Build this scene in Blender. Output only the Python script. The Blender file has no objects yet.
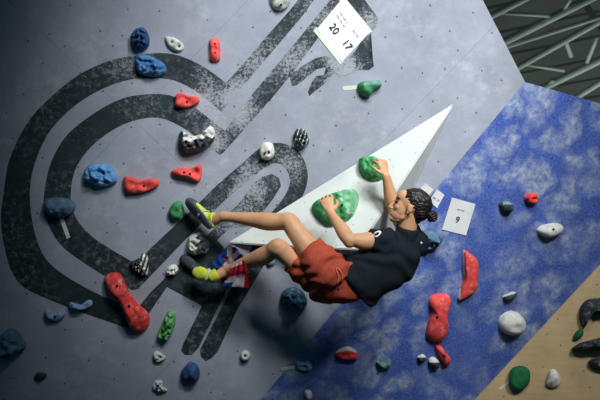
import bpy, bmesh, math, random
from mathutils import Vector, Matrix, noise
random.seed(7)
SC = bpy.context.scene
COL = SC.collection
V = Vector
R = math.radians

# ------------------------------------------------------------------ camera
CAMP = V((0, 0, 1.5)); PITCH = R(14); FPX = 982.0
FW = V((0, math.cos(PITCH), math.sin(PITCH)))
RT = V((1, 0, 0)); UP = V((0, -math.sin(PITCH), math.cos(PITCH)))
def ray(x, y): return FW * FPX + RT * (x - 300) + UP * (200 - y)
cd = bpy.data.cameras.new('camera'); cam = bpy.data.objects.new('camera', cd); COL.objects.link(cam)
cam.location = CAMP; cam.rotation_euler = (R(90) + PITCH, 0, 0)
cd.sensor_width = 36; cd.lens = FPX * 36 / 600; cd.clip_end = 200
cd.dof.use_dof = True; cd.dof.focus_distance = 5.8; cd.dof.aperture_fstop = 4.0
SC.camera = cam

class Plane:
    """a wall face in the place: point, outward normal, and in-plane axes"""
    def __init__(s, p, n):
        s.p = p.copy(); s.n = n.normalized()
        s.u = V((1, 0, 0)) - s.n * s.n.x; s.u.normalize()
        s.v = s.n.cross(s.u) * -1
        if s.v.z < 0: s.v = -s.v
    def at(s, x, y, off=0.0):
        d = ray(x, y); q = s.p + s.n * off
        return CAMP + d * ((q - CAMP).dot(s.n) / d.dot(s.n))
def plane3(a, b, c):
    n = (b - a).cross(c - a).normalized()
    if n.dot(CAMP - a) < 0: n = -n
    return Plane(a, n)
yaw, ovh = R(4), R(18)
GREY = Plane(CAMP + FW * 6.1, V((math.sin(yaw), -math.cos(yaw) * math.cos(ovh), -math.cos(yaw) * math.sin(ovh))))
E1 = GREY.at(525, 82); E2 = GREY.at(262, 398)
BLUE = plane3(E1, E2, GREY.at(620, 260, -0.42))
F1 = BLUE.at(600, 265); F2 = BLUE.at(475, 400)
WOOD = plane3(F1, F2, BLUE.at(640, 420, 0.55))

# ------------------------------------------------------------------ materials
def lin(c): return tuple(((x / 255) / 12.92 if x <= 10.3 else ((x / 255 + .055) / 1.055) ** 2.4) for x in c) + (1,)
def mat(name, rgb, rough=.6, var=.12, scale=12, chalk=0.0, chalk_scale=9, chalk_rgb=(205, 208, 210), bump=0.0,
        bscale=60, dots=0, seams=False, spec=.35, sharp=.12, grain=False, big=.22):
    m = bpy.data.materials.new(name); m.use_nodes = True
    nt = m.node_tree; N = nt.nodes; L = nt.links
    b = N['Principled BSDF']; b.inputs['Roughness'].default_value = rough
    b.inputs['Specular IOR Level'].default_value = spec
    tc = N.new('ShaderNodeTexCoord'); co = tc.outputs['Object']
    def noi(sc, det=5, r=.6, src=co):
        n = N.new('ShaderNodeTexNoise'); n.inputs['Scale'].default_value = sc
        n.inputs['Detail'].default_value = det; n.inputs['Roughness'].default_value = r
        L.new(src, n.inputs['Vector']); return n.outputs['Fac']
    def mth(op, a, bb=None):
        n = N.new('ShaderNodeMath'); n.operation = op
        for i, q in enumerate((a, bb)):
            if q is None: continue
            if isinstance(q, (int, float)): n.inputs[i].default_value = q
            else: L.new(q, n.inputs[i])
        return n.outputs[0]
    def ramp(src, lo, hi):
        n = N.new('ShaderNodeMapRange'); n.inputs['From Min'].default_value = lo; n.inputs['From Max'].default_value = hi
        L.new(src, n.inputs['Value']); return n.outputs[0]
    def mix(f, a, bb):
        n = N.new('ShaderNodeMix'); n.data_type = 'RGBA'
        if isinstance(f, (int, float)): n.inputs[0].default_value = f
        else: L.new(f, n.inputs[0])
        for i, q in ((6, a), (7, bb)):
            if isinstance(q, tuple): n.inputs[i].default_value = q
            else: L.new(q, n.inputs[i])
        return n.outputs[2]
    c = lin(rgb); dk = tuple(x * (1 - var * 2) for x in c[:3]) + (1,); lt = tuple(min(1, x * (1 + var * 2)) for x in c[:3]) + (1,)
    out = mix(ramp(noi(scale), .3, .7), dk, lt)
    if grain:
        mp = N.new('ShaderNodeMapping'); mp.inputs['Rotation'].default_value = (0, 0, R(43)); mp.inputs['Scale'].default_value = (1, 14, 1)
        L.new(co, mp.inputs['Vector'])
        out = mix(mth('MULTIPLY', ramp(noi(3, 6, .7, mp.outputs[0]), .45, .8), .35), out, tuple(x * .6 for x in c[:3]) + (1,))
    if seams:
        mp = N.new('ShaderNodeMapping'); mp.inputs['Rotation'].default_value = (0, 0, R(-46)); mp.inputs['Location'].default_value = (.35, .12, 0)
        L.new(co, mp.inputs['Vector'])
        br = N.new('ShaderNodeTexBrick'); br.inputs['Scale'].default_value = 1
        br.inputs['Mortar Size'].default_value = .0022; br.inputs['Mortar Smooth'].default_value = .3
        br.inputs['Brick Width'].default_value = 2.4; br.inputs['Row Height'].default_value = 1.2
        br.offset = 0
        L.new(mp.outputs[0], br.inputs['Vector'])
        out = mix(mth('MULTIPLY', br.outputs['Fac'], .38), out, tuple(x * .35 for x in c[:3]) + (1,))
    if dots:
        mp = N.new('ShaderNodeMapping'); mp.inputs['Rotation'].default_value = (0, 0, R(-40)); L.new(co, mp.inputs['Vector'])
        vo = N.new('ShaderNodeTexVoronoi'); vo.voronoi_dimensions = '2D'; vo.inputs['Scale'].default_value = dots; vo.inputs['Randomness'].default_value = .75
        L.new(mp.outputs[0], vo.inputs['Vector'])
        out = mix(mth('MULTIPLY', ramp(vo.outputs['Distance'], .035, .022), .85), out, (.012, .016, .02, 1))
        vo2 = N.new('ShaderNodeTexVoronoi'); vo2.voronoi_dimensions = '2D'; vo2.inputs['Scale'].default_value = dots * 3.1; vo2.inputs['Randomness'].default_value = 1
        L.new(mp.outputs[0], vo2.inputs['Vector'])
        out = mix(mth('MULTIPLY', ramp(vo2.outputs['Distance'], .05, .02), .45), out, (.04, .05, .06, 1))
    if chalk:
        a = ramp(noi(chalk_scale, 9, .72), .62 - chalk * .35, .62 - chalk * .35 + sharp)
        big = ramp(noi(chalk_scale * big, 3, .5), .38, .66)
        out = mix(mth('MULTIPLY', mth('MULTIPLY', a, big), min(1, .45 + chalk)), out, lin(chalk_rgb))
    L.new(out, b.inputs['Base Color'])
    if bump:
        bp = N.new('ShaderNodeBump'); bp.inputs['Strength'].default_value = bump; bp.inputs['Distance'].default_value = .004
        L.new(noi(bscale, 4), bp.inputs['Height']); L.new(bp.outputs[0], b.inputs['Normal'])
    return m
M = {}
M['wall'] = mat('grey_wall_paint', (149, 154, 167), .75, .07, 3.2, chalk=.42, chalk_scale=9, chalk_rgb=(190, 193, 200), bump=.25, bscale=160, dots=5.2, seams=True, sharp=.3)
M['logo'] = mat('black_emblem_paint', (40, 51, 55), .6, .2, 5, chalk=.36, chalk_scale=26, chalk_rgb=(160, 168, 174), bump=.25, bscale=160, dots=5.2, spec=.2, sharp=.22, big=.075)
M['blue'] = mat('blue_wall_paint', (58, 88, 172), .65, .10, 5, bump=.2, bscale=150, dots=4.5, spec=.3)
M['wood'] = mat('birch_plywood', (188, 162, 120), .6, .08, 4, bump=.15, dots=6, grain=True)
M['volume'] = mat('white_volume_paint', (200, 206, 201), .6, .05, 4, chalk=.1, dots=8.5, bump=.15)
M['dark'] = mat('dark_backing', (34, 38, 42), .8)
M['steel'] = mat('bolt_steel', (70, 72, 74), .35, .05, 40)
M['steel'].node_tree.nodes['Principled BSDF'].inputs['Metallic'].default_value = .8
M['hole'] = mat('bolt_recess', (22, 24, 26), .8)
def hold_mat(n, rgb, chalk=.25, **k): M[n] = mat('hold_' + n, rgb, .7, .12, 25, chalk=chalk, chalk_scale=26, bump=.6, bscale=190, **k)
hold_mat('red', (246, 84, 78), .24, chalk_rgb=(240, 190, 185)); hold_mat('red_deep', (228, 62, 56), .34, chalk_rgb=(235, 190, 185))
hold_mat('navy', (38, 78, 124), .12); hold_mat('blue_hold', (66, 118, 172), .2); hold_mat('sky', (100, 158, 212), .2)
hold_mat('slate_blue', (78, 112, 138), .2); hold_mat('ice', (140, 170, 205), .4); hold_mat('teal', (40, 84, 112), .3)
hold_mat('white', (222, 220, 212), .1); hold_mat('bone', (196, 200, 190), .2); hold_mat('charcoal', (46, 55, 60), .3)
hold_mat('green', (52, 134, 84), .3, chalk_rgb=(170, 205, 185)); hold_mat('green_big', (46, 140, 76), .36, chalk_rgb=(165, 212, 180)); hold_mat('green_dark', (14, 104, 58), .05)
hold_mat('green_pale', (108, 176, 128), .5, chalk_rgb=(185, 220, 200)); hold_mat('mint', (110, 150, 140), .3); hold_mat('lime_green', (92, 160, 92), .3)
M['tape'] = mat('white_tape', (205, 208, 198), .7, .05, 30)
M['paper'] = mat('white_paper', (226, 228, 228), .7, .02, 8)
M['masking'] = mat('cream_tape', (216, 222, 206), .6, .03, 8)
M['ink'] = mat('black_ink', (22, 24, 30), .6, .02, 8)
M['ink_soft'] = mat('grey_ink', (150, 148, 158), .6, .02, 8)
# blue wall chalk: large soft blotches of brushed chalk
def blue_chalk():
    m = M['blue']; nt = m.node_tree; N = nt.nodes; L = nt.links; b = N['Principled BSDF']
    src = b.inputs['Base Color'].links[0].from_socket
    tc = N.new('ShaderNodeTexCoord'); co = tc.outputs['Object']
    vo = N.new('ShaderNodeTexVoronoi'); vo.voronoi_dimensions = '2D'; vo.inputs['Scale'].default_value = 5.6; vo.feature = 'SMOOTH_F1'; vo.inputs['Smoothness'].default_value = .25
    wn = N.new('ShaderNodeTexNoise'); wn.inputs['Scale'].default_value = 5.5; wn.inputs['Detail'].default_value = 5
    L.new(co, wn.inputs['Vector'])
    ad = N.new('ShaderNodeVectorMath'); ad.operation = 'MULTIPLY_ADD'; ad.inputs[1].default_value = (.42,) * 3
    L.new(wn.outputs['Color'], ad.inputs[0]); L.new(co, ad.inputs[2]); L.new(ad.outputs[0], vo.inputs['Vector'])
    r = N.new('ShaderNodeMapRange'); r.inputs['From Min'].default_value = .62; r.inputs['From Max'].default_value = .12; L.new(vo.outputs['Distance'], r.inputs['Value'])
    n2 = N.new('ShaderNodeTexNoise'); n2.inputs['Scale'].default_value = 24; n2.inputs['Detail'].default_value = 9; n2.inputs['Roughness'].default_value = .8; L.new(co, n2.inputs['Vector'])
    r2 = N.new('ShaderNodeMapRange'); r2.inputs['From Min'].default_value = .36; r2.inputs['From Max'].default_value = .58; L.new(n2.outputs['Fac'], r2.inputs['Value'])
    n3 = N.new('ShaderNodeTexNoise'); n3.inputs['Scale'].default_value = 1.3; n3.inputs['Detail'].default_value = 3; L.new(co, n3.inputs['Vector'])
    r3 = N.new('ShaderNodeMapRange'); r3.inputs['From Min'].default_value = .32; r3.inputs['From Max'].default_value = .50; L.new(n3.outputs['Fac'], r3.inputs['Value'])
    def mul(a, bb):
        n = N.new('ShaderNodeMath'); n.operation = 'MULTIPLY'; L.new(a, n.inputs[0])
        if isinstance(bb, float): n.inputs[1].default_value = bb
        else: L.new(bb, n.inputs[1])
        return n.outputs[0]
    f = mul(mul(mul(r.outputs[0], r2.outputs[0]), r3.outputs[0]), .85)
    mx = N.new('ShaderNodeMix'); mx.data_type = 'RGBA'; L.new(f, mx.inputs[0]); L.new(src, mx.inputs[6]); mx.inputs[7].default_value = lin((186, 198, 210))
    # fine chalk specks
    n4 = N.new('ShaderNodeTexNoise'); n4.inputs['Scale'].default_value = 70; n4.inputs['Detail'].default_value = 6; n4.inputs['Roughness'].default_value = .8; L.new(co, n4.inputs['Vector'])
    r4 = N.new('ShaderNodeMapRange'); r4.inputs['From Min'].default_value = .47; r4.inputs['From Max'].default_value = .68; L.new(n4.outputs['Fac'], r4.inputs['Value'])
    mx2 = N.new('ShaderNodeMix'); mx2.data_type = 'RGBA'; L.new(mul(r4.outputs[0], .45), mx2.inputs[0]); L.new(mx.outputs[2], mx2.inputs[6]); mx2.inputs[7].default_value = lin((165, 182, 205))
    L.new(mx2.outputs[2], b.inputs['Base Color'])
blue_chalk()
def chalk_spots(m, spots, amount, sc=58, lo=.455, hi=.56, rgb=(168, 174, 180)):
    """brushed chalk left where climbers' hands and shoes keep touching the paint"""
    nt = m.node_tree; N = nt.nodes; L = nt.links; b = N['Principled BSDF']; src = b.inputs['Base Color'].links[0].from_socket
    tc = N.new('ShaderNodeTexCoord'); co = tc.outputs['Object']; inv = frame(GREY, GREY.p).inverted(); tot = None
    wn = N.new('ShaderNodeTexNoise'); wn.inputs['Scale'].default_value = 6; wn.inputs['Detail'].default_value = 6; L.new(co, wn.inputs['Vector'])
    wa = N.new('ShaderNodeVectorMath'); wa.operation = 'MULTIPLY_ADD'; wa.inputs[1].default_value = (.30, .30, 0); L.new(wn.outputs['Color'], wa.inputs[0]); L.new(co, wa.inputs[2])
    for x, y, r, a in spots:
        c = inv @ GREY.at(x, y); d = N.new('ShaderNodeVectorMath'); d.operation = 'DISTANCE'; L.new(wa.outputs[0], d.inputs[0]); d.inputs[1].default_value = (c.x + .15, c.y + .15, 0)
        mr = N.new('ShaderNodeMapRange'); mr.interpolation_type = 'SMOOTHSTEP'; mr.inputs['From Min'].default_value = r * .0064; mr.inputs['From Max'].default_value = 0; mr.inputs['To Max'].default_value = a; L.new(d.outputs['Value'], mr.inputs['Value'])
        if tot is None: tot = mr.outputs[0]
        else:
            q = N.new('ShaderNodeMath'); q.operation = 'MAXIMUM'; L.new(tot, q.inputs[0]); L.new(mr.outputs[0], q.inputs[1]); tot = q.outputs[0]
    n2 = N.new('ShaderNodeTexNoise'); n2.inputs['Scale'].default_value = sc; n2.inputs['Detail'].default_value = 8; n2.inputs['Roughness'].default_value = .85; L.new(co, n2.inputs['Vector'])
    # threshold slides with the amount of chalk, so edges break up into specks
    ad = N.new('ShaderNodeMath'); ad.operation = 'MULTIPLY_ADD'; L.new(tot, ad.inputs[0]); ad.inputs[1].default_value = .30; L.new(n2.outputs['Fac'], ad.inputs[2])
    r2 = N.new('ShaderNodeMapRange'); r2.inputs['From Min'].default_value = lo + .17; r2.inputs['From Max'].default_value = hi + .2; L.new(ad.outputs[0], r2.inputs['Value'])
    k = N.new('ShaderNodeMath'); k.operation = 'MULTIPLY'; L.new(r2.outputs[0], k.inputs[0]); k.inputs[1].default_value = amount
    mx = N.new('ShaderNodeMix'); mx.data_type = 'RGBA'; L.new(k.outputs[0], mx.inputs[0]); L.new(src, mx.inputs[6]); mx.inputs[7].default_value = lin(rgb); L.new(mx.outputs[2], b.inputs['Base Color'])

# ------------------------------------------------------------------ object helpers
def tag(o, label=None, cat=None, group=None, kind=None):
    if label: o['label'] = label
    if cat: o['category'] = cat
    if group: o['group'] = group
    if kind: o['kind'] = kind
    return o
def empty(name, loc):
    o = bpy.data.objects.new(name, None); COL.objects.link(o); o.location = loc; o.empty_display_size = .05
    return o
def link(name, bm, mats, parent=None, smooth=True, mw=None):
    me = bpy.data.meshes.new(name)
    bmesh.ops.recalc_face_normals(bm, faces=bm.faces)
    if mw is not None: bm.transform(mw.inverted())
    bm.to_mesh(me); bm.free()
    for m in (mats if isinstance(mats, (list, tuple)) else [mats]): me.materials.append(m)
    if smooth:
        for p in me.polygons: p.use_smooth = True
    o = bpy.data.objects.new(name, me); COL.objects.link(o)
    if mw is not None: o.matrix_world = mw
    if parent:
        o.parent = parent
        o.matrix_parent_inverse = Matrix.Translation(-V(parent.location)) if parent.type == 'EMPTY' else parent.matrix_world.inverted()
        if mw is not None: o.matrix_basis = mw
    return o
def frame(pl, origin):
    m = Matrix((pl.u, pl.v, pl.n)).transposed().to_4x4(); m.translation = origin
    return m
def smooth_open(pts, k=6):
    out = []
    P = [pts[0]] + list(pts) + [pts[-1]]
    for i in range(1, len(P) - 2):
        for j in range(k):
            t = j / k; a, b, c, d = P[i - 1], P[i], P[i + 1], P[i + 2]
            out.append(tuple(.5 * (2 * b[q] + (c[q] - a[q]) * t + (2 * a[q] - 5 * b[q] + 4 * c[q] - d[q]) * t * t + (3 * b[q] - a[q] - 3 * c[q] + d[q]) * t ** 3) for q in range(len(b))))
    out.append(tuple(pts[-1])); return out
def smooth_closed(pts, k=6):
    n = len(pts); out = []
    for i in range(n):
        a, b, c, d = pts[i - 1], pts[i], pts[(i + 1) % n], pts[(i + 2) % n]
        for j in range(k):
            t = j / k
            out.append(tuple(.5 * (2 * b[q] + (c[q] - a[q]) * t + (2 * a[q] - 5 * b[q] + 4 * c[q] - d[q]) * t * t + (3 * b[q] - a[q] - 3 * c[q] + d[q]) * t ** 3) for q in (0, 1)))
    return out

# ------------------------------------------------------------------ walls
def slab(bm, pts, n, th):
    a = [bm.verts.new(p) for p in pts]; b = [bm.verts.new(p - n * th) for p in pts]
    bm.faces.new(a); bm.faces.new(b[::-1])
    for i in range(len(a)):
        j = (i + 1) % len(a); bm.faces.new((a[i], b[i], b[j], a[j]))
def clip_floor(bm, z=0.0):
    g = bm.verts[:] + bm.edges[:] + bm.faces[:]
    bmesh.ops.bisect_plane(bm, geom=g, plane_co=(0, 0, z), plane_no=(0, 0, 1), clear_inner=True)
    ed = [e for e in bm.edges if e.is_boundary]
    if ed: bmesh.ops.holes_fill(bm, edges=ed)
def wall(name, pl, px, m, extra=None):
    bm = bmesh.new(); slab(bm, [pl.at(*p) for p in px], pl.n, .05); clip_floor(bm)
    if extra: extra(bm)
    mats = [m] + ([M['logo']] if extra else [])
    mw = frame(pl, pl.p)
    o = link(name, bm, mats, None, False, mw); tag(o, kind='structure'); return o

def logo(bm):
    shapes = []
    r1o = [(-3, 225), (3, 250), (11, 272), (26, 289), (60, 304), (92, 316), (124, 327), (135, 331)]
    ring1_out = smooth_open([(226, 83), (204, 67), (180, 56), (160, 53), (140, 55), (112, 60), (80, 74), (52, 96), (28, 122), (10, 158), (4, 190), (1, 218), (4, 245), (11, 270), (25, 288), (60, 304), (92, 316), (124, 327)])
    ring1_in = smooth_open([(222, 112), (200, 94), (176, 81), (152, 78), (128, 80), (100, 90), (72, 108), (48, 134), (34, 166), (30, 190), (31, 212), (35, 234), (44, 256), (60, 272), (88, 289), (120, 304)])
    shapes.append([(325, -40), (298, 0), (290, 10), (259, 45), (250, 56)] + ring1_out + [(137, 331), (167, 287), (202, 306), (183, 344), (181, 351), (185, 355), (192, 355), (199, 347), (224, 295), (238, 270), (226, 250), (217, 240), (230, 228), (250, 226), (262, 213), (273, 199), (281, 186), (279, 178), (272, 174), (262, 177), (250, 186), (242, 200), (198, 245), (150, 293), (136, 310)] + ring1_in[::-1] + [(232, 99), (300, 19), (314, 0), (346, -40)])
    ring2_out = smooth_open([(225, 131), (206, 116), (192, 106), (172, 96), (152, 94), (124, 98), (96, 112), (68, 134), (52, 160), (45, 188), (44, 208), (50, 228), (62, 246), (80, 260), (105, 276), (132, 290)])
    ring2_in = smooth_open([(220, 155), (200, 140), (180, 126), (160, 118), (140, 119), (116, 128), (92, 146), (76, 168), (71, 190), (72, 207), (80, 224), (98, 241), (131, 261)])
    arch_o = smooth_open([(256, 151), (266, 145), (280, 143), (296, 149), (306, 165), (307, 184), (298, 206), (290, 222)])
    arch_i = smooth_open([(264, 168), (276, 163), (286, 169), (290, 182), (284, 197), (272, 212)])
    shapes.append([(360, -40), (330, 0), (300, 37), (250, 97)] + ring2_out + [(138, 289), (187, 238), (225, 200)] + arch_i + [(258, 235), (232, 287), (200, 350), (201, 357), (206, 361), (212, 358), (218, 351), (237, 310), (266, 262)] + arch_o[::-1] + [(216, 186), (200, 202), (137, 261)] + ring2_in[::-1] + [(224, 152), (272, 98), (290, 76), (318, 38), (345, 5), (377, -40)])
    shapes.append([(350, -40), (345, 0), (341, 12), (356, 32), (368, 34), (376, 27), (378, 18), (372, 10), (358, -10), (372, -40)])
    shapes.append([(292, 86), (289, 75), (302, 66), (316, 58), (324, 56), (330, 57), (335, 61), (342, 62), (349, 58), (356, 50), (362, 40), (364, 32), (371, 32), (370, 45), (367, 54), (373, 60), (374, 66), (369, 70), (357, 70), (347, 75), (340, 76), (335, 73), (330, 77), (324, 84), (309, 96), (308, 92), (312, 82), (316, 76), (324, 75), (329, 71), (326, 67), (317, 69), (307, 77), (297, 85)])
    for i, s in enumerate(shapes):
        s = [p for k, p in enumerate(s) if k == 0 or (abs(p[0] - s[k - 1][0]) + abs(p[1] - s[k - 1][1])) > .4]
        f = bm.faces.new([bm.verts.new(GREY.at(x, y, .0009 + .0003 * i)) for x, y in s]); f.material_index = 1
    bmesh.ops.triangulate(bm, faces=[f for f in bm.faces if f.material_index == 1])
chalk_spots(M['logo'], [(255, 60, 45, .7), (235, 100, 50, 1), (205, 95, 38, .8), (345, 68, 40, 1), (370, 20, 25, .8), (290, 60, 50, .7), (215, 138, 30, .9), (320, 20, 50, .6), (130, 65, 45, .5), (250, 185, 40, .9), (290, 165, 40, .7), (235, 215, 50, .7), (60, 130, 50, .3), (140, 105, 40, .35), (120, 280, 40, .12), (225, 300, 30, .12)], .85)
chalk_spots(M['wall'], [(200, 98, 40, .8), (215, 120, 30, .6), (375, 120, 60, .25), (320, 50, 40, .3), (190, 300, 50, .4), (150, 330, 40, .3)], .4, rgb=(202, 208, 214))
wg = wall('wall_left', GREY, [(525, 82), (421, -120), (-260, -120), (-260, 820), (-89, 820)], M['wall'], logo)
wb = wall('wall_back', BLUE, [(525, 82), (-89, 820), (85, 820), (718, 137)], M['blue'])
ww = wall('wall_right', WOOD, [(718, 137), (85, 820), (760, 820), (900, 137)], M['wood'])

# floor: crash mat level and the hall shell behind
def box(bm, lo, hi):
    vs = [bm.verts.new((x, y, z)) for x in (lo[0], hi[0]) for y in (lo[1], hi[1]) for z in (lo[2], hi[2])]
    for q in ((0, 1, 3, 2), (4, 6, 7, 5), (0, 4, 5, 1), (2, 3, 7, 6), (0, 2, 6, 4), (1, 5, 7, 3)): bm.faces.new([vs[i] for i in q])
bm = bmesh.new(); box(bm, (-9, -2, -.3), (16, 26, 0)); M['mat'] = mat('dark_mat', (36, 44, 58), .8)
tag(link('floor', bm, M['mat'], None, False), kind='structure')
def roof_mat():
    m = mat('roof_sheet', (74, 80, 76), .7, .1, 1.5); nt = m.node_tree; N = nt.nodes; L = nt.links; b = N['Principled BSDF']
    src = b.inputs['Base Color'].links[0].from_socket
    tc = N.new('ShaderNodeTexCoord'); mp = N.new('ShaderNodeMapping'); mp.inputs['Rotation'].default_value = (0, 0, R(30)); L.new(tc.outputs['Object'], mp.inputs['Vector'])
    br = N.new('ShaderNodeTexBrick'); br.inputs['Scale'].default_value = 1; br.inputs['Mortar Size'].default_value = .05; br.inputs['Brick Width'].default_value = 2.6; br.inputs['Row Height'].default_value = .8; br.offset = 0
    L.new(mp.outputs[0], br.inputs['Vector'])
    mx = N.new('ShaderNodeMix'); mx.data_type = 'RGBA'; L.new(br.outputs['Fac'], mx.inputs[0]); L.new(src, mx.inputs[6]); mx.inputs[7].default_value = (.01, .014, .014, 1)
    L.new(mx.outputs[2], b.inputs['Base Color']); return m
bm = bmesh.new(); box(bm, (-9, -2, 6.9), (16, 26, 7.05)); tag(link('ceiling', bm, roof_mat(), None, False), kind='structure')
bm = bmesh.new(); box(bm, (-9, 26, -.3), (16, 26.2, 7.05)); tag(link('wall_far', bm, M['dark'], None, False), kind='structure')

# ------------------------------------------------------------------ roof trusses
M['tube'] = mat('painted_steel_tube', (200, 212, 200), .45, .06, 2)
def tube(bm, a, b, r, seg=12):
    d = (b - a).normalized(); s = d.orthogonal().normalized(); t = d.cross(s)
    r0 = [bm.verts.new(a + (s * math.cos(6.2832 * i / seg) + t * math.sin(6.2832 * i / seg)) * r) for i in range(seg)]
    r1 = [bm.verts.new(b + (s * math.cos(6.2832 * i / seg) + t * math.sin(6.2832 * i / seg)) * r) for i in range(seg)]
    for i in range(seg): bm.faces.new((r0[i], r0[(i + 1) % seg], r1[(i + 1) % seg], r1[i]))
    bm.faces.new(r0[::-1]); bm.faces.new(r1)
def ceil_at(x, y, z):
    d = ray(x, y); return CAMP + d * ((z - CAMP.z) / d.z)
def ext(p, q, a=.4, b=.6): return ((p[0] - (q[0] - p[0]) * a, p[1] - (q[1] - p[1]) * a), (q[0] + (q[0] - p[0]) * b, q[1] + (q[1] - p[1]) * b))
trusses = [
    ('pale steel roof truss highest in the picture, just right of the grey wall', 6.1, [((495, 14), (522, 0), .034)], [((498, 12.5), (552, 16), .02)]),
    ('thick steel roof truss meeting the grey wall edge with a thinner tube just beneath', 6.1, [((506, 41), (587, 0), .042), ((509, 46), (600, 17), .024)], [((563, 12), (571, -3), .02)]),
    ('pale steel roof truss in the middle with a row of short diagonal webs', 6.2, [((519, 67), (600, 21), .034)], [((527, 64.5), (564, 70.5), .022), ((565, 39), (571, 56), .024), ((587, 62), (597, 37), .022)]),
    ('pale steel roof truss just above the top edge of the blue wall', 6.25, [((544, 87.5), (600, 60), .045)], [((547, 86), (553, 80), .03)]),
    ('dim steel roof truss lowest in the far corner over the blue wall', 6.3, [((577, 97), (604, 80), .036)], []),
]
for lab, z, chords, webs in trusses:
    c0 = ceil_at(*chords[0][0], z); e = empty('roof_truss', c0); tag(e, lab, 'truss', 'steel roof trusses')
    for p, q, r in chords:
        P, Q = ext(p, q, .5, .5); bm = bmesh.new(); tube(bm, ceil_at(*P, z), ceil_at(*Q, z), r * 1.15); link('chord', bm, M['tube'], e)
    for p, q, r in webs:
        bm = bmesh.new(); tube(bm, ceil_at(*p, z + .01), ceil_at(*q, z + .01), r * 1.1); link('web', bm, M['tube'], e)

# ------------------------------------------------------------------ white volume
vA, vB, vC = GREY.at(455, 102), GREY.at(226, 243), GREY.at(380, 259)
vP = GREY.at(358, 250, .27)
FACE = plane3(vA, vB, vP)
bm = bmesh.new(); va, vb, vc, vp = [bm.verts.new(p) for p in (vA, vB, vC, vP)]
bm.faces.new((va, vb, vp)); bm.faces.new((va, vp, vc)); bm.faces.new((vb, vc, vp)); bm.faces.new((va, vc, vb))
bmesh.ops.bevel(bm, geom=bm.edges[:], offset=.006, segments=2, affect='EDGES')
vol = link('climbing_volume', bm, M['volume'], None, False, frame(FACE, vA))
tag(vol, 'large white triangular plywood volume on the grey wall, carrying two big green holds', 'climbing volume')

# ------------------------------------------------------------------ climbing holds
def disc_bolt(pl, x, y, off, r, parent, name='bolt'):
    """socket head bolt sitting in the hold's recess"""
    bm = bmesh.new(); c = pl.at(x, y, off); seg = 14
    prof = [(r * 1.0, -.006), (r * 1.0, .0025), (r * .85, .004), (r * .5, .004), (r * .45, -.001), (0, -.001)]
    rings = []
    for rr, h in prof:
        if rr == 0: rings.append([bm.verts.new(c + pl.n * h)]); continue
        k = 6 if 0 else seg
        rings.append([bm.verts.new(c + (pl.u * math.cos(6.2832 * i / k) + pl.v * math.sin(6.2832 * i / k)) * rr + pl.n * h) for i in range(k)])
    for a, b in zip(rings, rings[1:]):
        for i in range(seg):
            if len(b) == 1: f = bm.faces.new((a[i], a[(i + 1) % seg], b[0]))
            else: f = bm.faces.new((a[i], a[(i + 1) % seg], b[(i + 1) % seg], b[i]))
    for f in bm.faces: f.material_index = 0
    return link(name, bm, M['hole'], parent, True, frame(pl, c))
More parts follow.
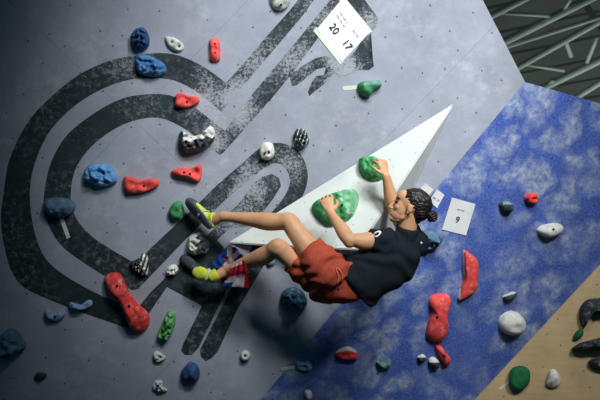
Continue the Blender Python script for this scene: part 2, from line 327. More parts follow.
def hold(label, pl, outline, depth, m, bolts=(), bumps=(), k=2.4, amp=.05, fr=9, m2=None, split=None, rings=24, facet=False, base=0.0, top=(0, 0), cat='climbing hold', name='climbing_hold', boltr=.0075, lip=.0):
    """outline in the wall plane; a domed moulding rises from it by depth metres.  bumps: (x, y, amp in depth, sigma px)"""
    out = smooth_closed(outline, 8)
    n = len(out); cx = sum(p[0] for p in out) / n; cy = sum(p[1] for p in out) / n
    bm = bmesh.new(); o3 = pl.at(cx, cy, base)
    seed = V((cx * .37, cy * .21, 3.3))
    def height(x, y, rho):
        h = depth * max(0, (1 - rho ** k)) ** (1 / k) if rho < 1 else 0
        for bx, by, ba, bs in bumps: h += depth * ba * math.exp(-((x - bx) ** 2 + (y - by) ** 2) / (2 * bs * bs)) * (1 - rho ** 4)
        w = max(0, 1 - rho ** 3)
        nz = noise.noise(V((x, y, 0)) * (fr / 60.0) + seed)
        if facet: nz = abs(nz) * 2 - .4
        return max(h + depth * amp * 6 * nz * w, 0)
    rows = []
    for r in range(rings, -1, -1):
        t = r / rings; rho = math.sin(t * math.pi / 2) if r < rings else 1
        if r == 0:
            rows.append([bm.verts.new(pl.at(cx, cy, base) + pl.n * height(cx, cy, 0))]); break
        row = []
        for (x, y) in out:
            X = cx + (x - cx) * rho; Y = cy + (y - cy) * rho
            h = height(X, Y, rho)
            p = pl.at(X, Y, base)
            lat = (pl.at(cx + top[0], cy + top[1], base) - pl.at(cx, cy, base)) * (h / depth)
            row.append(bm.verts.new(p + pl.n * (h + (.0 if r < rings else 0)) + lat))
        rows.append(row)
    bot = [bm.verts.new(v.co - pl.n * .004) for v in rows[0]]
    for i in range(n): bm.faces.new((bot[i], bot[(i + 1) % n], rows[0][(i + 1) % n], rows[0][i]))
    for a, b in zip(rows, rows[1:]):
        for i in range(n):
            if len(b) == 1: bm.faces.new((a[i], a[(i + 1) % n], b[0]))
            else: bm.faces.new((a[i], a[(i + 1) % n], b[(i + 1) % n], b[i]))
    bm.faces.new(bot[::-1])
    mats = [M[m]]
    if m2:
        mats.append(M[m2])
        for f in bm.faces:
            c = f.calc_center_median(); d = c - CAMP; px = 300 + FPX * d.dot(RT) / d.dot(FW); py = 200 - FPX * d.dot(UP) / d.dot(FW)
            if split(px, py): f.material_index = 1
    hgt = {}
    for bx, by in bolts:
        best = min((f for row in rows for f in row), key=lambda v: (v.co - pl.at(bx, by, base)).length_squared - ((v.co - pl.at(bx, by, base)).dot(pl.n)) ** 2)
        hgt[(bx, by)] = (best.co - pl.at(bx, by, base)).dot(pl.n)
    o = link(name, bm, mats, None, not facet, frame(pl, o3)); tag(o, label, cat, 'climbing holds on the ' + {id(GREY): 'grey wall', id(BLUE): 'blue wall', id(WOOD): 'plywood wall'}.get(id(pl), 'white volume'))
    for (bx, by), h in hgt.items():
        # find the pixel whose raised point lands where the bolt shows
        disc_bolt(pl, bx, by, base + h + .001, boltr, o)
    return o
G, B, W = GREY, BLUE, WOOD
hold('pale grey-green rounded hold cut by the top edge of the picture', G, [(270, 0), (273, 8), (279, 11), (286, 9), (290, 2), (290, -6), (279, -9), (271, -6)], .06, 'bone', [(281, 5)], amp=.06)
hold('dark blue knobbly hold just above the black ring of the emblem', G, [(131, 37), (136, 29), (144, 28), (149, 36), (149, 46), (142, 51), (134, 47)], .075, 'navy', [], amp=.10, fr=14, facet=True)
hold('mid-blue wavy hold over the black ring, below the knobbly one', G, [(137, 55), (146, 55), (155, 58), (164, 64), (166, 72), (158, 77), (146, 76), (138, 72), (135, 63)], .065, 'blue_hold', [], [(148, 66, -.35, 3), (157, 68, .3, 3)], amp=.10, fr=16)
hold('small pale leaf-shaped hold with two dark bolt holes', G, [(165, 37), (172, 37), (180, 41), (184, 46), (182, 51), (175, 51.5), (168, 46)], .035, 'bone', [(172, 42), (179, 46.5)], [(172, 42, -.4, 1.6), (179, 46.5, -.4, 1.6)])
hold('small upright red hold, topmost red one on the grey wall', G, [(209.5, 41), (213, 38.5), (218, 39), (220, 46), (220, 60), (215, 62), (210.5, 60), (210, 50)], .045, 'red', [(215, 44), (215, 53)], [(215, 49, -.35, 2)])
hold('red slab-like hold lying on the black inner ring near its corner', G, [(176, 95), (181, 93), (190, 96), (198, 97), (199, 103), (188, 107.5), (176.5, 106.5), (175.5, 100)], .05, 'red', [(187, 102)], [(187, 99, -.3, 3)], k=4)
hold('charcoal crescent hold with a thick white chalked upper lip', G, [(179, 137), (182, 131), (192, 136), (203, 133), (210, 126), (215, 131), (214, 140), (208, 147), (196, 153), (186, 152.5), (179, 146)], .09, 'charcoal', [(204, 143)], [(195, 137, -.35, 4)], amp=.08, fr=18, m2='white', split=lambda x, y: y < 143 - (x - 180) * .2 + 1.2 * math.sin(x * .6) and x > 183)
hold('red fin-like hold with a forked right end, under the charcoal crescent', G, [(172, 170.5), (180, 168), (191, 168), (201, 164.5), (202, 172), (199, 181.5), (187, 177.5), (174, 174.5)], .055, 'red', [(184, 172.5), (190, 174)], [(196, 172, -.6, 3)], k=3)
hold('red curved hold beside the sky-blue hold inside the emblem ring', G, [(125, 176.5), (131, 177), (141, 180), (151, 178.5), (158.5, 180), (158.5, 185.5), (149, 190.5), (138, 193), (127, 192), (124, 184)], .055, 'red', [(144, 186)], [(144, 186, -.3, 3)], k=3.5)
hold('sky-blue ridged hold with one dark bolt hole inside the emblem ring', G, [(84, 174), (88, 166), (98, 163.5), (110, 165.5), (116, 174), (117, 182), (107, 186.5), (95, 185), (85.5, 180)], .075, 'sky', [(103, 173.5)], [(103, 173, -.35, 3), (92, 172, .2, 2)], amp=.09, fr=16)
hold('slate-blue smooth hold at the left side of the emblem with a tape strip under it', G, [(44, 203), (50, 198), (68, 198.5), (75.5, 205), (72, 214), (60, 218), (47, 213.5)], .085, 'slate_blue', [], k=2)
hold('round white hold with two bolt holes at the top of the inner arch', G, [(260, 147), (265, 142.5), (272.5, 144), (274.5, 154), (270, 159.5), (262, 159), (259.5, 154)], .065, 'white', [(265, 153), (269, 152)], [(267, 153, -.2, 2)], k=3)
hold('dark grey ribbed hold at the shoulder of the arch, below the green hold', G, [(293.5, 134), (299, 128), (305.5, 131), (309, 141), (303, 148), (295, 144)], .07, 'charcoal', [], [(298, 138, -.3, 1), (302, 138, -.3, 1), (306, 139, -.3, 1)], amp=.09, fr=26, m2='bone', split=lambda x, y: math.sin((x * .9 + y * .3) * 1.8) > .75)
hold('green hold with a pale chalked top and a strip of tape on its left', G, [(358, 84), (365, 81), (379, 80.5), (381, 86), (373, 91), (369, 97), (361, 95), (357.5, 89)], .07, 'green', [], [(370, 88, -.2, 3)], m2='mint', split=lambda x, y: y < 85 - (x - 370) * .05 and x > 364)
hold('small green wedge hold left of the upper climbing shoe', G, [(169, 211), (174, 202.5), (181, 201), (184.5, 211), (181.5, 219), (172.5, 219)], .055, 'green', [], k=3)
hold('round white hold under the upper climbing shoe with a black speckled right half', G, [(187, 246), (189, 237), (196, 232.5), (204, 234), (210, 244), (206, 254), (196, 255), (188.5, 252)], .075, 'bone', [(194, 243)], [(194, 243, -.3, 1.8)], amp=.06, fr=20, m2='charcoal', split=lambda x, y: x + 2.5 * math.sin(y * .8) > 198)
hold('small chalky white pocketed hold left of the lower lime shoe', G, [(166, 271), (169, 266), (175, 264.5), (178.5, 269), (175, 275), (168, 275)], .045, 'white', [(172, 270)], [(172, 270, -.5, 1.6)], amp=.1, fr=25)
hold('black and white streaked hold just above the long red one', G, [(130, 263), (137, 259), (143, 253.5), (148, 257), (148.5, 268), (147, 275), (141, 274), (135, 270)], .055, 'charcoal', [], amp=.12, fr=24, m2='white', split=lambda x, y: math.sin((x * 1.1 + y * .35) * 1.3) > .1 and x > 139 or (y > 266 and x < 139 and math.sin(x * 2) > .2))
hold('long red bone-shaped hold, the biggest red one, at the lower left of the emblem', G, [(104.5, 279), (109, 273.5), (119, 273), (125, 282), (131, 295), (139, 304), (148, 313), (150, 322), (144, 331), (134, 332), (128, 322), (120, 304), (109, 290)], .10, 'red_deep', [(117, 286), (129, 306), (139, 322)], [(127, 301, -.2, 6)], k=2.2, amp=.02)
hold('pale blue crescent hold, lower left one of the pair', G, [(45, 312), (47.5, 309.5), (54, 314), (60, 312), (64, 308.5), (65.5, 314), (61, 319.5), (54, 321), (47.5, 318)], .05, 'ice', [(55, 317)], amp=.06)
hold('pale blue crescent hold, upper right one of the pair beside the emblem edge', G, [(69, 305), (71, 302), (81, 304.5), (87.5, 300), (92, 300.5), (92, 305.5), (85, 309.5), (77.5, 310), (70, 307.5)], .05, 'ice', [], amp=.06)
hold('long bright green knobbly hold right of the red bone-shaped one', G, [(157.5, 335), (164, 319), (168.5, 310.5), (174.5, 312), (175.5, 322), (171.5, 334), (166.5, 341), (160, 340)], .06, 'lime_green', [], [(167, 320, .3, 2), (166, 328, -.3, 2), (165, 335, .3, 2)], amp=.12, fr=20)
hold('tiny off-white triangular hold below the bright green one', G, [(153, 354), (157.5, 351), (165, 356), (165, 359), (159, 362), (154, 359.5)], .035, 'bone', [(160, 356.5)], [(160, 356, -.4, 1.2)], amp=.1, fr=20)
hold('dark blue dome hold near the bottom below the emblem legs', G, [(184, 367.5), (190, 362), (197, 364.5), (200, 372.5), (197.5, 380), (190, 382), (183, 378), (181, 372.5)], .085, 'navy', [], k=2)
hold('tiny off-white forked hold at the bottom edge under the triangular one', G, [(152.5, 387.5), (155, 381), (162, 380.5), (163, 386), (167.5, 390), (162.5, 392), (156, 390.5)], .035, 'bone', [(158, 386)], amp=.12, fr=20)
hold('small round off-white hold alone on the lower grey wall', G, [(240, 355), (242.5, 351), (247.5, 350.5), (250.5, 355), (248, 360), (242, 359.5)], .045, 'bone', [(245, 355.5)], [(245, 355, -.3, 1.6)])
hold('teal-blue lumpy hold on the grey wall below the shorts', G, [(281, 296), (285, 289.5), (295, 287), (304, 293), (307, 303), (298, 309.5), (286, 307)], .10, 'teal', [], amp=.09, fr=14)
hold('dim teal hold at the left edge of the picture, in shadow', G, [(-6, 345), (2, 334), (12, 328), (20, 334), (26, 346), (20, 351), (10, 356), (-2, 357)], .12, 'slate_blue', [], [(16, 342, -.5, 4)], amp=.1)
hold('small dim hold low in the dark left corner', G, [(35, 375), (40, 372), (47, 375), (42, 380), (36, 379)], .03, 'charcoal', [], amp=.1)
hold('small mint hold on the grey wall behind the bent legs', G, [(265, 257), (270, 253.5), (276, 257), (275, 264), (268, 266)], .03, 'mint', [])
hold('dark slanted hold under the toe of the lower lime shoe', G, [(180, 257.5), (185.5, 254), (193, 258.5), (200, 266), (201, 272), (195, 273), (188, 269), (183, 264)], .045, 'charcoal', [], k=3, amp=.03)
# on the white volume
hold('big green rounded hold on the white volume, gripped by the higher hand', FACE, [(359, 163), (362, 159.5), (375, 158.5), (384, 164), (386, 172), (383, 179), (375, 181), (366, 178), (360, 171)], .085, 'green_big', [(375.5, 168)], [(371, 170, -.15, 3)], k=2.3, amp=.05, fr=14)
hold('widest green hold, a half dome on the white volume under the lower hand', FACE, [(312, 209), (316, 203), (326, 198), (339, 193), (349, 190.5), (356, 191), (359, 198), (357, 208), (352, 217), (345, 222.5), (335, 226), (327, 226), (318, 219)], .10, 'green_big', [(342, 205)], [(346, 213, .12, 4), (338, 206, -.14, 2.5), (350, 205, -.1, 3)], k=2.1, amp=.04, fr=12, m2='green_pale', split=lambda x, y: x > 338 + (y - 192) * .45 + 1.5 * math.sin(y) and y < 214)
# blue wall
hold('pale blue hold right behind the climber\'s shoulder', B, [(416, 236), (424, 231), (434, 231.5), (441, 236), (440, 242), (433, 247), (424, 249), (417, 244)], .07, 'slate_blue', [], [(430, 236, .3, 2), (426, 242, -.4, 3)], amp=.1, fr=16)
hold('salmon red upright hold with a pale left edge, below the paper with a 9', B, [(463, 251), (466.5, 251), (476, 260), (475.5, 277), (474, 289), (466, 295), (457.5, 299), (460, 288), (463.5, 278), (462.5, 262.5)], .05, 'red', [], k=5, amp=.02, m2='white', split=lambda x, y: x < 462.2 + (y > 282) * -1.5 + (y < 275) * 2)
hold('large salmon red hold with a narrow waist, above the small red peg', B, [(431, 296), (441, 293), (449, 296), (448, 304), (446, 315), (446.5, 330), (438, 341), (426, 336), (427.5, 322), (431, 311), (428.5, 303)], .07, 'red', [(437.5, 317)], k=2.6, amp=.02)
hold('small red peg hold under the large salmon one', B, [(435, 346.5), (440, 345), (444, 351), (449, 356.5), (448.5, 363.5), (443, 364.5), (440, 356.5)], .05, 'red', [(444, 356)])
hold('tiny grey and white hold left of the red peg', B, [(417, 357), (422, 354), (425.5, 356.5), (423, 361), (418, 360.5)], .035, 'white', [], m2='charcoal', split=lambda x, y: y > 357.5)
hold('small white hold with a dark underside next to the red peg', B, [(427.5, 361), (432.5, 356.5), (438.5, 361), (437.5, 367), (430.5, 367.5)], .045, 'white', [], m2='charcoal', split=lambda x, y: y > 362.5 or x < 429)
hold('flat half-moon red hold with a white rim on the lower blue wall', B, [(335, 353), (341, 348), (349, 346.5), (356, 351), (357, 357), (349, 358), (338, 357)], .045, 'red_deep', [(343, 354)], k=4, m2='white', split=lambda x, y: y < 350.3 + abs(x - 347) * .22)
hold('small pale teal wedge hold between the half-moon and the large salmon hold', B, [(376, 361), (384, 362), (389, 358), (389.5, 365.5), (384, 368), (378, 365)], .045, 'mint', [], amp=.08)
hold('small blue and white double hold beside a tape strip at the lower wall seam', B, [(296, 361.5), (304, 362), (310, 361), (311.5, 367), (306, 370), (297, 368.5)], .045, 'ice', [], [(303, 365, -.6, 1.5)], amp=.08)
hold('tiny white hold at the bottom edge of the blue wall', B, [(304.5, 391), (310, 390), (312, 395), (309, 399), (305, 397.5)], .035, 'white', [], amp=.1)
hold('large round white hold near the plywood edge of the blue wall', B, [(498, 322.5), (501.5, 315), (511, 310.5), (520.5, 315), (524, 323), (520, 331), (509, 334), (501, 330.5)], .085, 'white', [(517, 327)], amp=.02)
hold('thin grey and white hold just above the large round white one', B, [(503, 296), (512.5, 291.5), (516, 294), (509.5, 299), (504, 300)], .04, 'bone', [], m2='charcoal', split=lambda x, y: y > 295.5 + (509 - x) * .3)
hold('white oval pebble-like hold on the right of the blue wall', B, [(537, 229), (544, 224.5), (557, 223), (561.5, 226.5), (557.5, 232.5), (546, 236.5), (539, 233.5)], .07, 'white', [(553.5, 229.5)], amp=.01)
hold('small red pocketed hold at the right of the blue wall above the oval', B, [(524, 197), (528, 193.5), (535, 193), (537, 198), (535.5, 202), (530, 203.5), (525, 201)], .045, 'red_deep', [(528, 199), (533, 197)], [(531, 198, -.4, 1.5)], amp=.1)
hold('small dark green hold left of the small red pocketed one', B, [(498.5, 204), (504, 201.5), (510, 202.5), (512.5, 207), (509, 212), (501.5, 210.5)], .05, 'charcoal', [], amp=.05, m2='mint', split=lambda x, y: y < 204.5 and x > 503)
# plywood wall
hold('bright green drum-shaped hold low on the plywood wall', W, [(509, 376), (512.5, 368), (522.5, 366), (529.5, 371), (529.5, 382), (522.5, 390), (514, 390.5), (509.5, 384)], .075, 'green_dark', [], k=4, amp=.01)
hold('white egg-shaped hold low on the plywood wall', W, [(546, 382), (549.5, 371), (555, 369.5), (560.5, 377.5), (559.5, 385), (553, 388), (547, 386)], .06, 'white', [])
hold('dark curved hold at the upper right corner of the plywood wall', W, [(581, 306), (590, 299), (612, 300), (616, 314), (598, 312), (590, 318), (584, 328), (579, 318)], .10, 'charcoal', [])
hold('narrow dark green hold between the two dark plywood wall holds', W, [(573, 340), (575, 333), (579, 329.5), (583, 330), (583, 335), (578, 340)], .05, 'green_dark', [])
hold('long dark hold jutting in from the right edge on the plywood wall', W, [(572, 350), (578, 344), (592, 340), (616, 335), (618, 350), (592, 351)], .12, 'charcoal', [])
hold('lowest dark hold at the right edge of the plywood wall', W, [(588, 362), (598, 358), (616, 358), (616, 370), (596, 369)], .08, 'charcoal', [])

# ------------------------------------------------------------------ tape strips, papers
def sheet(name, pl, px, m, off=.0015, th=.0008, parent=None, curl=0):
    bm = bmesh.new(); n = 8
    a, b, c, d = px; top = []; bot = []
    for i in range(n + 1):
        for j in range(n + 1):
            u, v = i / n, j / n
            x = (a[0] * (1 - u) + b[0] * u) * (1 - v) + (d[0] * (1 - u) + c[0] * u) * v
            y = (a[1] * (1 - u) + b[1] * u) * (1 - v) + (d[1] * (1 - u) + c[1] * u) * v
            h = off + curl * (abs(u - .5) * 2) ** 3 * (abs(v - .5) * 2) ** 2
            top.append(bm.verts.new(pl.at(x, y, h + th))); bot.append(bm.verts.new(pl.at(x, y, h)))
    I = lambda i, j: i * (n + 1) + j
    for i in range(n):
        for j in range(n):
            q = (I(i, j), I(i + 1, j), I(i + 1, j + 1), I(i, j + 1))
            bm.faces.new([top[k] for k in q]); bm.faces.new([bot[k] for k in q[::-1]])
    rim = [I(i, 0) for i in range(n)] + [I(n, j) for j in range(n)] + [I(i, n) for i in range(n, 0, -1)] + [I(0, j) for j in range(n, 0, -1)]
    for k in range(len(rim)):
        p, q = rim[k], rim[(k + 1) % len(rim)]; bm.faces.new((top[p], top[q], bot[q], bot[p]))
    cx = sum(p[0] for p in px) / 4; cy = sum(p[1] for p in px) / 4
    return link(name, bm, m, parent, False, frame(pl, pl.at(cx, cy, off)))
def strip(a, b, w):
    d = V((b[0] - a[0], b[1] - a[1])).normalized() * w / 2; n = V((-d.y, d.x))
    return [(a[0] + n.x, a[1] + n.y), (b[0] + n.x, b[1] + n.y), (b[0] - n.x, b[1] - n.y), (a[0] - n.x, a[1] - n.y)]
tag(sheet('tape_strip', G, strip((61, 217), (68.5, 238), 4), M['tape']), 'pale tape strip hanging below the slate-blue hold on the left', 'tape', 'tape strips on the walls')
tag(sheet('tape_strip', G, strip((343, 88.5), (358, 87), 4), M['tape']), 'pale tape strip left of the green hold near the dated paper', 'tape', 'tape strips on the walls')
tag(sheet('tape_strip', B, strip((281, 369), (295, 367), 3), M['tape']), 'short pale tape strip beside the blue and white double hold', 'tape', 'tape strips on the walls')
tag(sheet('tape_strip', W, strip((499, 389.5), (509, 382), 2.4), M['tape']), 'thin pale tape strip left of the green drum-shaped hold on plywood', 'tape', 'tape strips on the walls')

def text_mesh(s, pl, cx, cy, dx, dy, size, parent, m, off=.003, name='lettering'):
    cu = bpy.data.curves.new('t', 'FONT'); cu.body = s; cu.size = 1; cu.align_x = 'CENTER'; cu.align_y = 'CENTER'; cu.extrude = .004
    to = bpy.data.objects.new('t', cu); COL.objects.link(to)
    dg = bpy.context.evaluated_depsgraph_get(); me = bpy.data.meshes.new_from_object(to.evaluated_get(dg))
    bpy.data.objects.remove(to)
    bm = bmesh.new(); bm.from_mesh(me); bpy.data.meshes.remove(me)
    c = pl.at(cx, cy, off); e = (pl.at(cx + dx, cy + dy, off) - c).normalized(); f = pl.n.cross(e)
    mw = Matrix((e, f, pl.n)).transposed().to_4x4() @ Matrix.Scale(size, 4); mw.translation = c
    bm.transform(mw)
    return link(name, bm, m, parent, False, frame(pl, c))
def small_print(pl, a, b, n, w, parent, m, off=.003):
    """a line of unreadable small print: separate little strokes"""
    bm = bmesh.new()
    for i in range(n):
        if i % 4 == 3: continue
        t0, t1 = i / n, (i + .72) / n
        A = (a[0] + (b[0] - a[0]) * t0, a[1] + (b[1] - a[1]) * t0); Bq = (a[0] + (b[0] - a[0]) * t1, a[1] + (b[1] - a[1]) * t1)
        bm.faces.new([bm.verts.new(pl.at(x, y, off)) for x, y in strip(A, Bq, w)])
    return link('small_print', bm, m, parent, False, frame(pl, pl.at(*a, off)))
s = sheet('paper_sign', G, [(317, 29), (341, 0), (369, 33), (342, 62)], M['paper'], off=.003, curl=.006)
tag(s, 'white paper sheet printed with 20 17, taped at a slant over the emblem', 'paper sign', 'paper sheets on the walls')
sheet('tape', G, strip((315, 29), (342, 63), 4.5), M['masking'], .004, parent=s); sheet('tape', G, strip((339, -5), (370, 33), 6), M['masking'], .004, parent=s)
text_mesh('20', G, 334.3, 28.8, 4.5, 6.3, .064, s, M['ink'], .0105); text_mesh('17', G, 347.2, 44.6, 4.5, 6.3, .064, s, M['ink'], .0105)
small_print(G, (337, 15), (345, 27), 10, 1.1, s, M['ink_soft'], .008); small_print(G, (340.5, 12.5), (347.5, 23), 9, 1.1, s, M['ink_soft'], .008); small_print(G, (353, 30), (359.5, 38.5), 8, 1.1, s, M['ink_soft'], .008)
s = sheet('paper_sign', B, [(452, 197.5), (475.5, 204), (466, 235.5), (442, 229.5)], M['paper'], off=.003, curl=.004)
tag(s, 'white paper sheet printed with a single 9 on the blue wall', 'paper sign', 'paper sheets on the walls')
text_mesh('9', B, 457.6, 220, 7, 1.6, .058, s, M['ink'], .008); small_print(B, (457.5, 209), (465.5, 211), 8, 1.1, s, M['ink_soft'], .008)
s = sheet('paper_sign', B, [(425, 183), (433.5, 189.5), (426, 200), (417, 193)], M['paper'], off=.003, curl=.003)
tag(s, 'small blank white paper behind the climber\'s hair, the left one of two', 'paper sign', 'paper sheets on the walls')
s = sheet('paper_sign', B, [(437, 189), (444.5, 195), (437, 208), (429, 201)], M['paper'], off=.003, curl=.003)
tag(s, 'small white paper with faint print behind the climber\'s hair, the right one of two', 'paper sign', 'paper sheets on the walls')
small_print(B, (433, 197), (439.5, 201), 6, 1.8, s, M['ink_soft'], .007)

# ------------------------------------------------------------------ the climber
skin = mat('skin', (212, 160, 120), .5, .05, 14, bump=.1, bscale=120)
skin.node_tree.nodes['Principled BSDF'].inputs['Subsurface Weight'].default_value = .08
skin.node_tree.nodes['Principled BSDF'].inputs['Subsurface Radius'].default_value = (.02, .008, .004)
def W3(x, y, off): return GREY.at(x, y, off)
def loft(bm, path, seg=20, side=None, caps=True):
    """path: list of (centre, ra, rb[, a_axis]); closed elliptical tube with rounded ends"""
    n = len(path); rows = []; prev = None
    for i, it in enumerate(path):
        c = it[0]; ra = it[1]; rb = it[2] if len(it) > 2 else ra
        d = (path[min(i + 1, n - 1)][0] - path[max(i - 1, 0)][0]).normalized()
        ax = it[3] if len(it) > 3 else (side if side is not None else prev)
        if ax is None: ax = d.orthogonal()
        ax = (ax - d * ax.dot(d)).normalized(); prev = ax; ay = d.cross(ax)
        rows.append([bm.verts.new(c + ax * math.cos(6.28318 * k / seg) * ra + ay * math.sin(6.28318 * k / seg) * rb) for k in range(seg)])
    for a, b in zip(rows, rows[1:]):
        for k in range(seg): bm.faces.new((a[k], a[(k + 1) % seg], b[(k + 1) % seg], b[k]))
    if caps: bm.faces.new(rows[0][::-1]); bm.faces.new(rows[-1])
    return rows
def dense(pts, k=6):
    """pts: list of (Vector, ra, rb) -> smooth path"""
    flat = [(p[0].x, p[0].y, p[0].z, p[1], p[2] if len(p) > 2 else p[1]) for p in pts]
    return [(V(q[:3]), q[3], q[4]) for q in smooth_open(flat, k)]
def rounded(path, r=.6):
    """add closing dome rings at both ends of a path"""
    out = list(path)
    for endi in (0, -1):
        c, ra, rb = out[endi][:3]; c2 = out[1 if endi == 0 else -2][0]; d = (c - c2).normalized(); rm = min(ra, rb); ex = out[endi][3:]
        dome = [(c + d * rm * math.sin(t), ra * math.cos(t), rb * math.cos(t)) + tuple(ex) for t in (.5, 1.0, 1.35)]
        out = (dome[::-1] + out) if endi == 0 else (out + dome)
    return out
def ell(bm, c, r, axes=None, seg=20):
    mt = Matrix.Identity(4) if axes is None else axes.to_4x4()
    mm = Matrix.Translation(c) @ mt @ Matrix.Diagonal((r[0], r[1], r[2], 1))
    bmesh.ops.create_uvsphere(bm, u_segments=seg, v_segments=seg // 2 + 2, radius=1, matrix=mm)
def remeshed(name, bm, voxel, m, parent, disp=None, smooth_it=3):
    me = bpy.data.meshes.new('tmp'); bmesh.ops.recalc_face_normals(bm, faces=bm.faces); bm.to_mesh(me); bm.free()
    o = bpy.data.objects.new('tmp', me); COL.objects.link(o)
    r = o.modifiers.new('r', 'REMESH'); r.mode = 'VOXEL'; r.voxel_size = voxel; r.adaptivity = 0
    sm = o.modifiers.new('s', 'SMOOTH'); sm.factor = .5; sm.iterations = smooth_it
    dg = bpy.context.evaluated_depsgraph_get(); me2 = bpy.data.meshes.new_from_object(o.evaluated_get(dg))
    bpy.data.objects.remove(o)
    if disp:
        me2.update(); nr = [v.normal.copy() for v in me2.vertices]
        for v, nn in zip(me2.vertices, nr): v.co = v.co + nn * disp(v.co)
    for p in me2.polygons: p.use_smooth = True
    me2.materials.clear()
    for q in (m if isinstance(m, list) else [m]): me2.materials.append(q)
    me2.name = name
    o = bpy.data.objects.new(name, me2); COL.objects.link(o); o.parent = parent; o.matrix_parent_inverse = Matrix.Translation(-V(parent.location))
    return o

person = empty('person', W3(333, 284, .50))
tag(person, 'climber in black t-shirt and rust-red shorts with a dark hair bun, gripping two green holds', 'person')

pelvis = W3(334, 283, .47)
hipL, kneeL, ankL = W3(329, 276, .53), W3(289, 222, .40), W3(223, 216.5, .17)
hipR, kneeR, ankR = W3(328, 287, .38), W3(278, 248, .44), W3(228, 270, .15)
shL, elL, wrL = W3(386, 241, .50), W3(349, 240, .56), W3(331.5, 214, .40)
shR, elR, wrR = W3(413, 238, .38), W3(393, 207, .24), W3(386, 176, .29)
neck = W3(406, 236, .46)
for nm, a, b in (('thighL', hipL, kneeL), ('shinL', kneeL, ankL), ('thighR', hipR, kneeR), ('shinR', kneeR, ankR), ('uaL', shL, elL), ('faL', elL, wrL), ('uaR', shR, elR), ('faR', elR, wrR), ('torso', pelvis, neck)):
    print('LEN', nm, round((a - b).length, 3))

# head frame: faces left in the photo, chin lifted
hc = W3(409, 207.5, .47)
hf = (-RT * .965 + UP * .26 + FW * .10).normalized()
hu = (RT * .22 + UP * .975); hu = (hu - hf * hu.dot(hf)).normalized()
hl = hu.cross(hf).normalized()                                  # its left side, towards the lens side of the room
HM = Matrix((hf, hl, hu)).transposed(); HS = .96
def H(x, y, z): return hc + HM @ (V((x, y, z)) * HS)
def hell(bm, x, y, z, r, rot=None): ell(bm, H(x, y, z), [q * HS for q in r], HM if rot is None else HM @ rot)

body = bmesh.new()
torso_side = ((W3(371, 240, .47) - W3(405, 284, .47))).normalized()
spine = [(pelvis, .10, .075), (W3(350, 277, .475), .115, .085), (W3(366, 270, .48), .120, .085), (W3(384, 262, .48), .14, .095), (W3(396, 250, .46), .15, .09), (W3(403, 241, .46), .10, .07), (W3(406, 234, .46), .058, .056), (W3(408, 225, .465), .054, .056), (W3(410, 214, .47), .052, .055)]
loft(body, rounded([p + (torso_side,) for p in dense(spine)]), 28)
def leg(hip, knee, ank, bulge):
    d = (ank - knee).normalized()
    return [(hip, .080, .080), (hip.lerp(knee, .5), .068, .068), (hip.lerp(knee, .85), .056, .056), (knee, .054, .056), (knee.lerp(ank, .12) + bulge * .3, .050, .050), (knee.lerp(ank, .32) + bulge, .052, .054), (knee.lerp(ank, .6) + bulge * .4, .040, .041), (knee.lerp(ank, .88), .030, .030), (ank, .031, .034)]
for hip, knee, ank, bg in ((hipL, kneeL, ankL, -UP * .008), (hipR, kneeR, ankR, -UP * .010)):
    loft(body, rounded(dense(leg(hip, knee, ank, bg))), 22)
    ell(body, knee - (ank - knee).normalized() * .012 + (knee - hip).normalized() * .012, (.046, .046, .046))
for an, mid, ball in ((ankL, W3(211, 222, .12), W3(199, 210, .10)), (ankR, W3(213, 278, .125), W3(203, 274, .12))):
    loft(body, rounded(dense([(an.lerp(kneeL if an is ankL else kneeR, .08), .030, .030), (an, .030, .032), (an.lerp(mid, .6), .031, .031), (mid, .026, .026), (ball, .018, .018)])), 16)
def arm(sh, el, wr, b):
    return [(sh, .056), (sh.lerp(el, .3), .052), (sh.lerp(el, .6) + b * .006, .051), (sh.lerp(el, .88), .038), (el, .037), (el.lerp(wr, .18), .042), (el.lerp(wr, .4), .040), (el.lerp(wr, .7), .031), (wr, .025)]
loft(body, rounded(dense(arm(shL, elL, wrL, -UP))), 20); loft(body, rounded(dense(arm(shR, elR, wrR, -UP))), 20)
ell(body, elL - UP * .012 + RT * .002, (.034, .034, .034))
ell(body, shL, (.07, .065, .065)); ell(body, shR, (.05, .05, .05))
# head
hell(body, -.015, 0, .030, (.094, .074, .084)); hell(body, .035, 0, -.010, (.058, .058, .085)); hell(body, .040, 0, .050, (.050, .056, .048))
hell(body, .046, 0, -.058, (.049, .046, .046)); hell(body, .030, 0, -.085, (.055, .040, .020), Matrix.Rotation(R(14), 3, 'Y')); hell(body, .016, 0, -.062, (.055, .050, .030), Matrix.Rotation(R(24), 3, 'Y'))
hell(body, .073, 0, -.089, (.024, .028, .021)); hell(body, .070, 0, .034, (.018, .046, .012))
hell(body, .064, .031, -.016, (.020, .022, .018)); hell(body, .064, -.031, -.016, (.020, .022, .018))
hell(body, .089, 0, -.059, (.011, .022, .007)); hell(body, .087, 0, -.072, (.010, .018, .007))
loft(body, rounded([(H(.084, 0, .026), .007 * HS, .009 * HS), (H(.094, 0, .006), .009 * HS, .009 * HS), (H(.108, 0, -.018), .011 * HS, .011 * HS), (H(.112, 0, -.028), .011 * HS, .010 * HS)]), 12)
hell(body, .097, .009, -.030, (.009, .006, .006)); hell(body, .097, -.009, -.030, (.009, .006, .006))
for sgn in (1, -1):
    e0 = Matrix.Rotation(R(12), 3, 'Y') @ Matrix.Rotation(R(-14 * sgn), 3, 'Z')
    hell(body, -.006, .079 * sgn, -.006, (.017, .009, .027), e0); hell(body, .000, .074 * sgn, -.032, (.008, .007, .009))
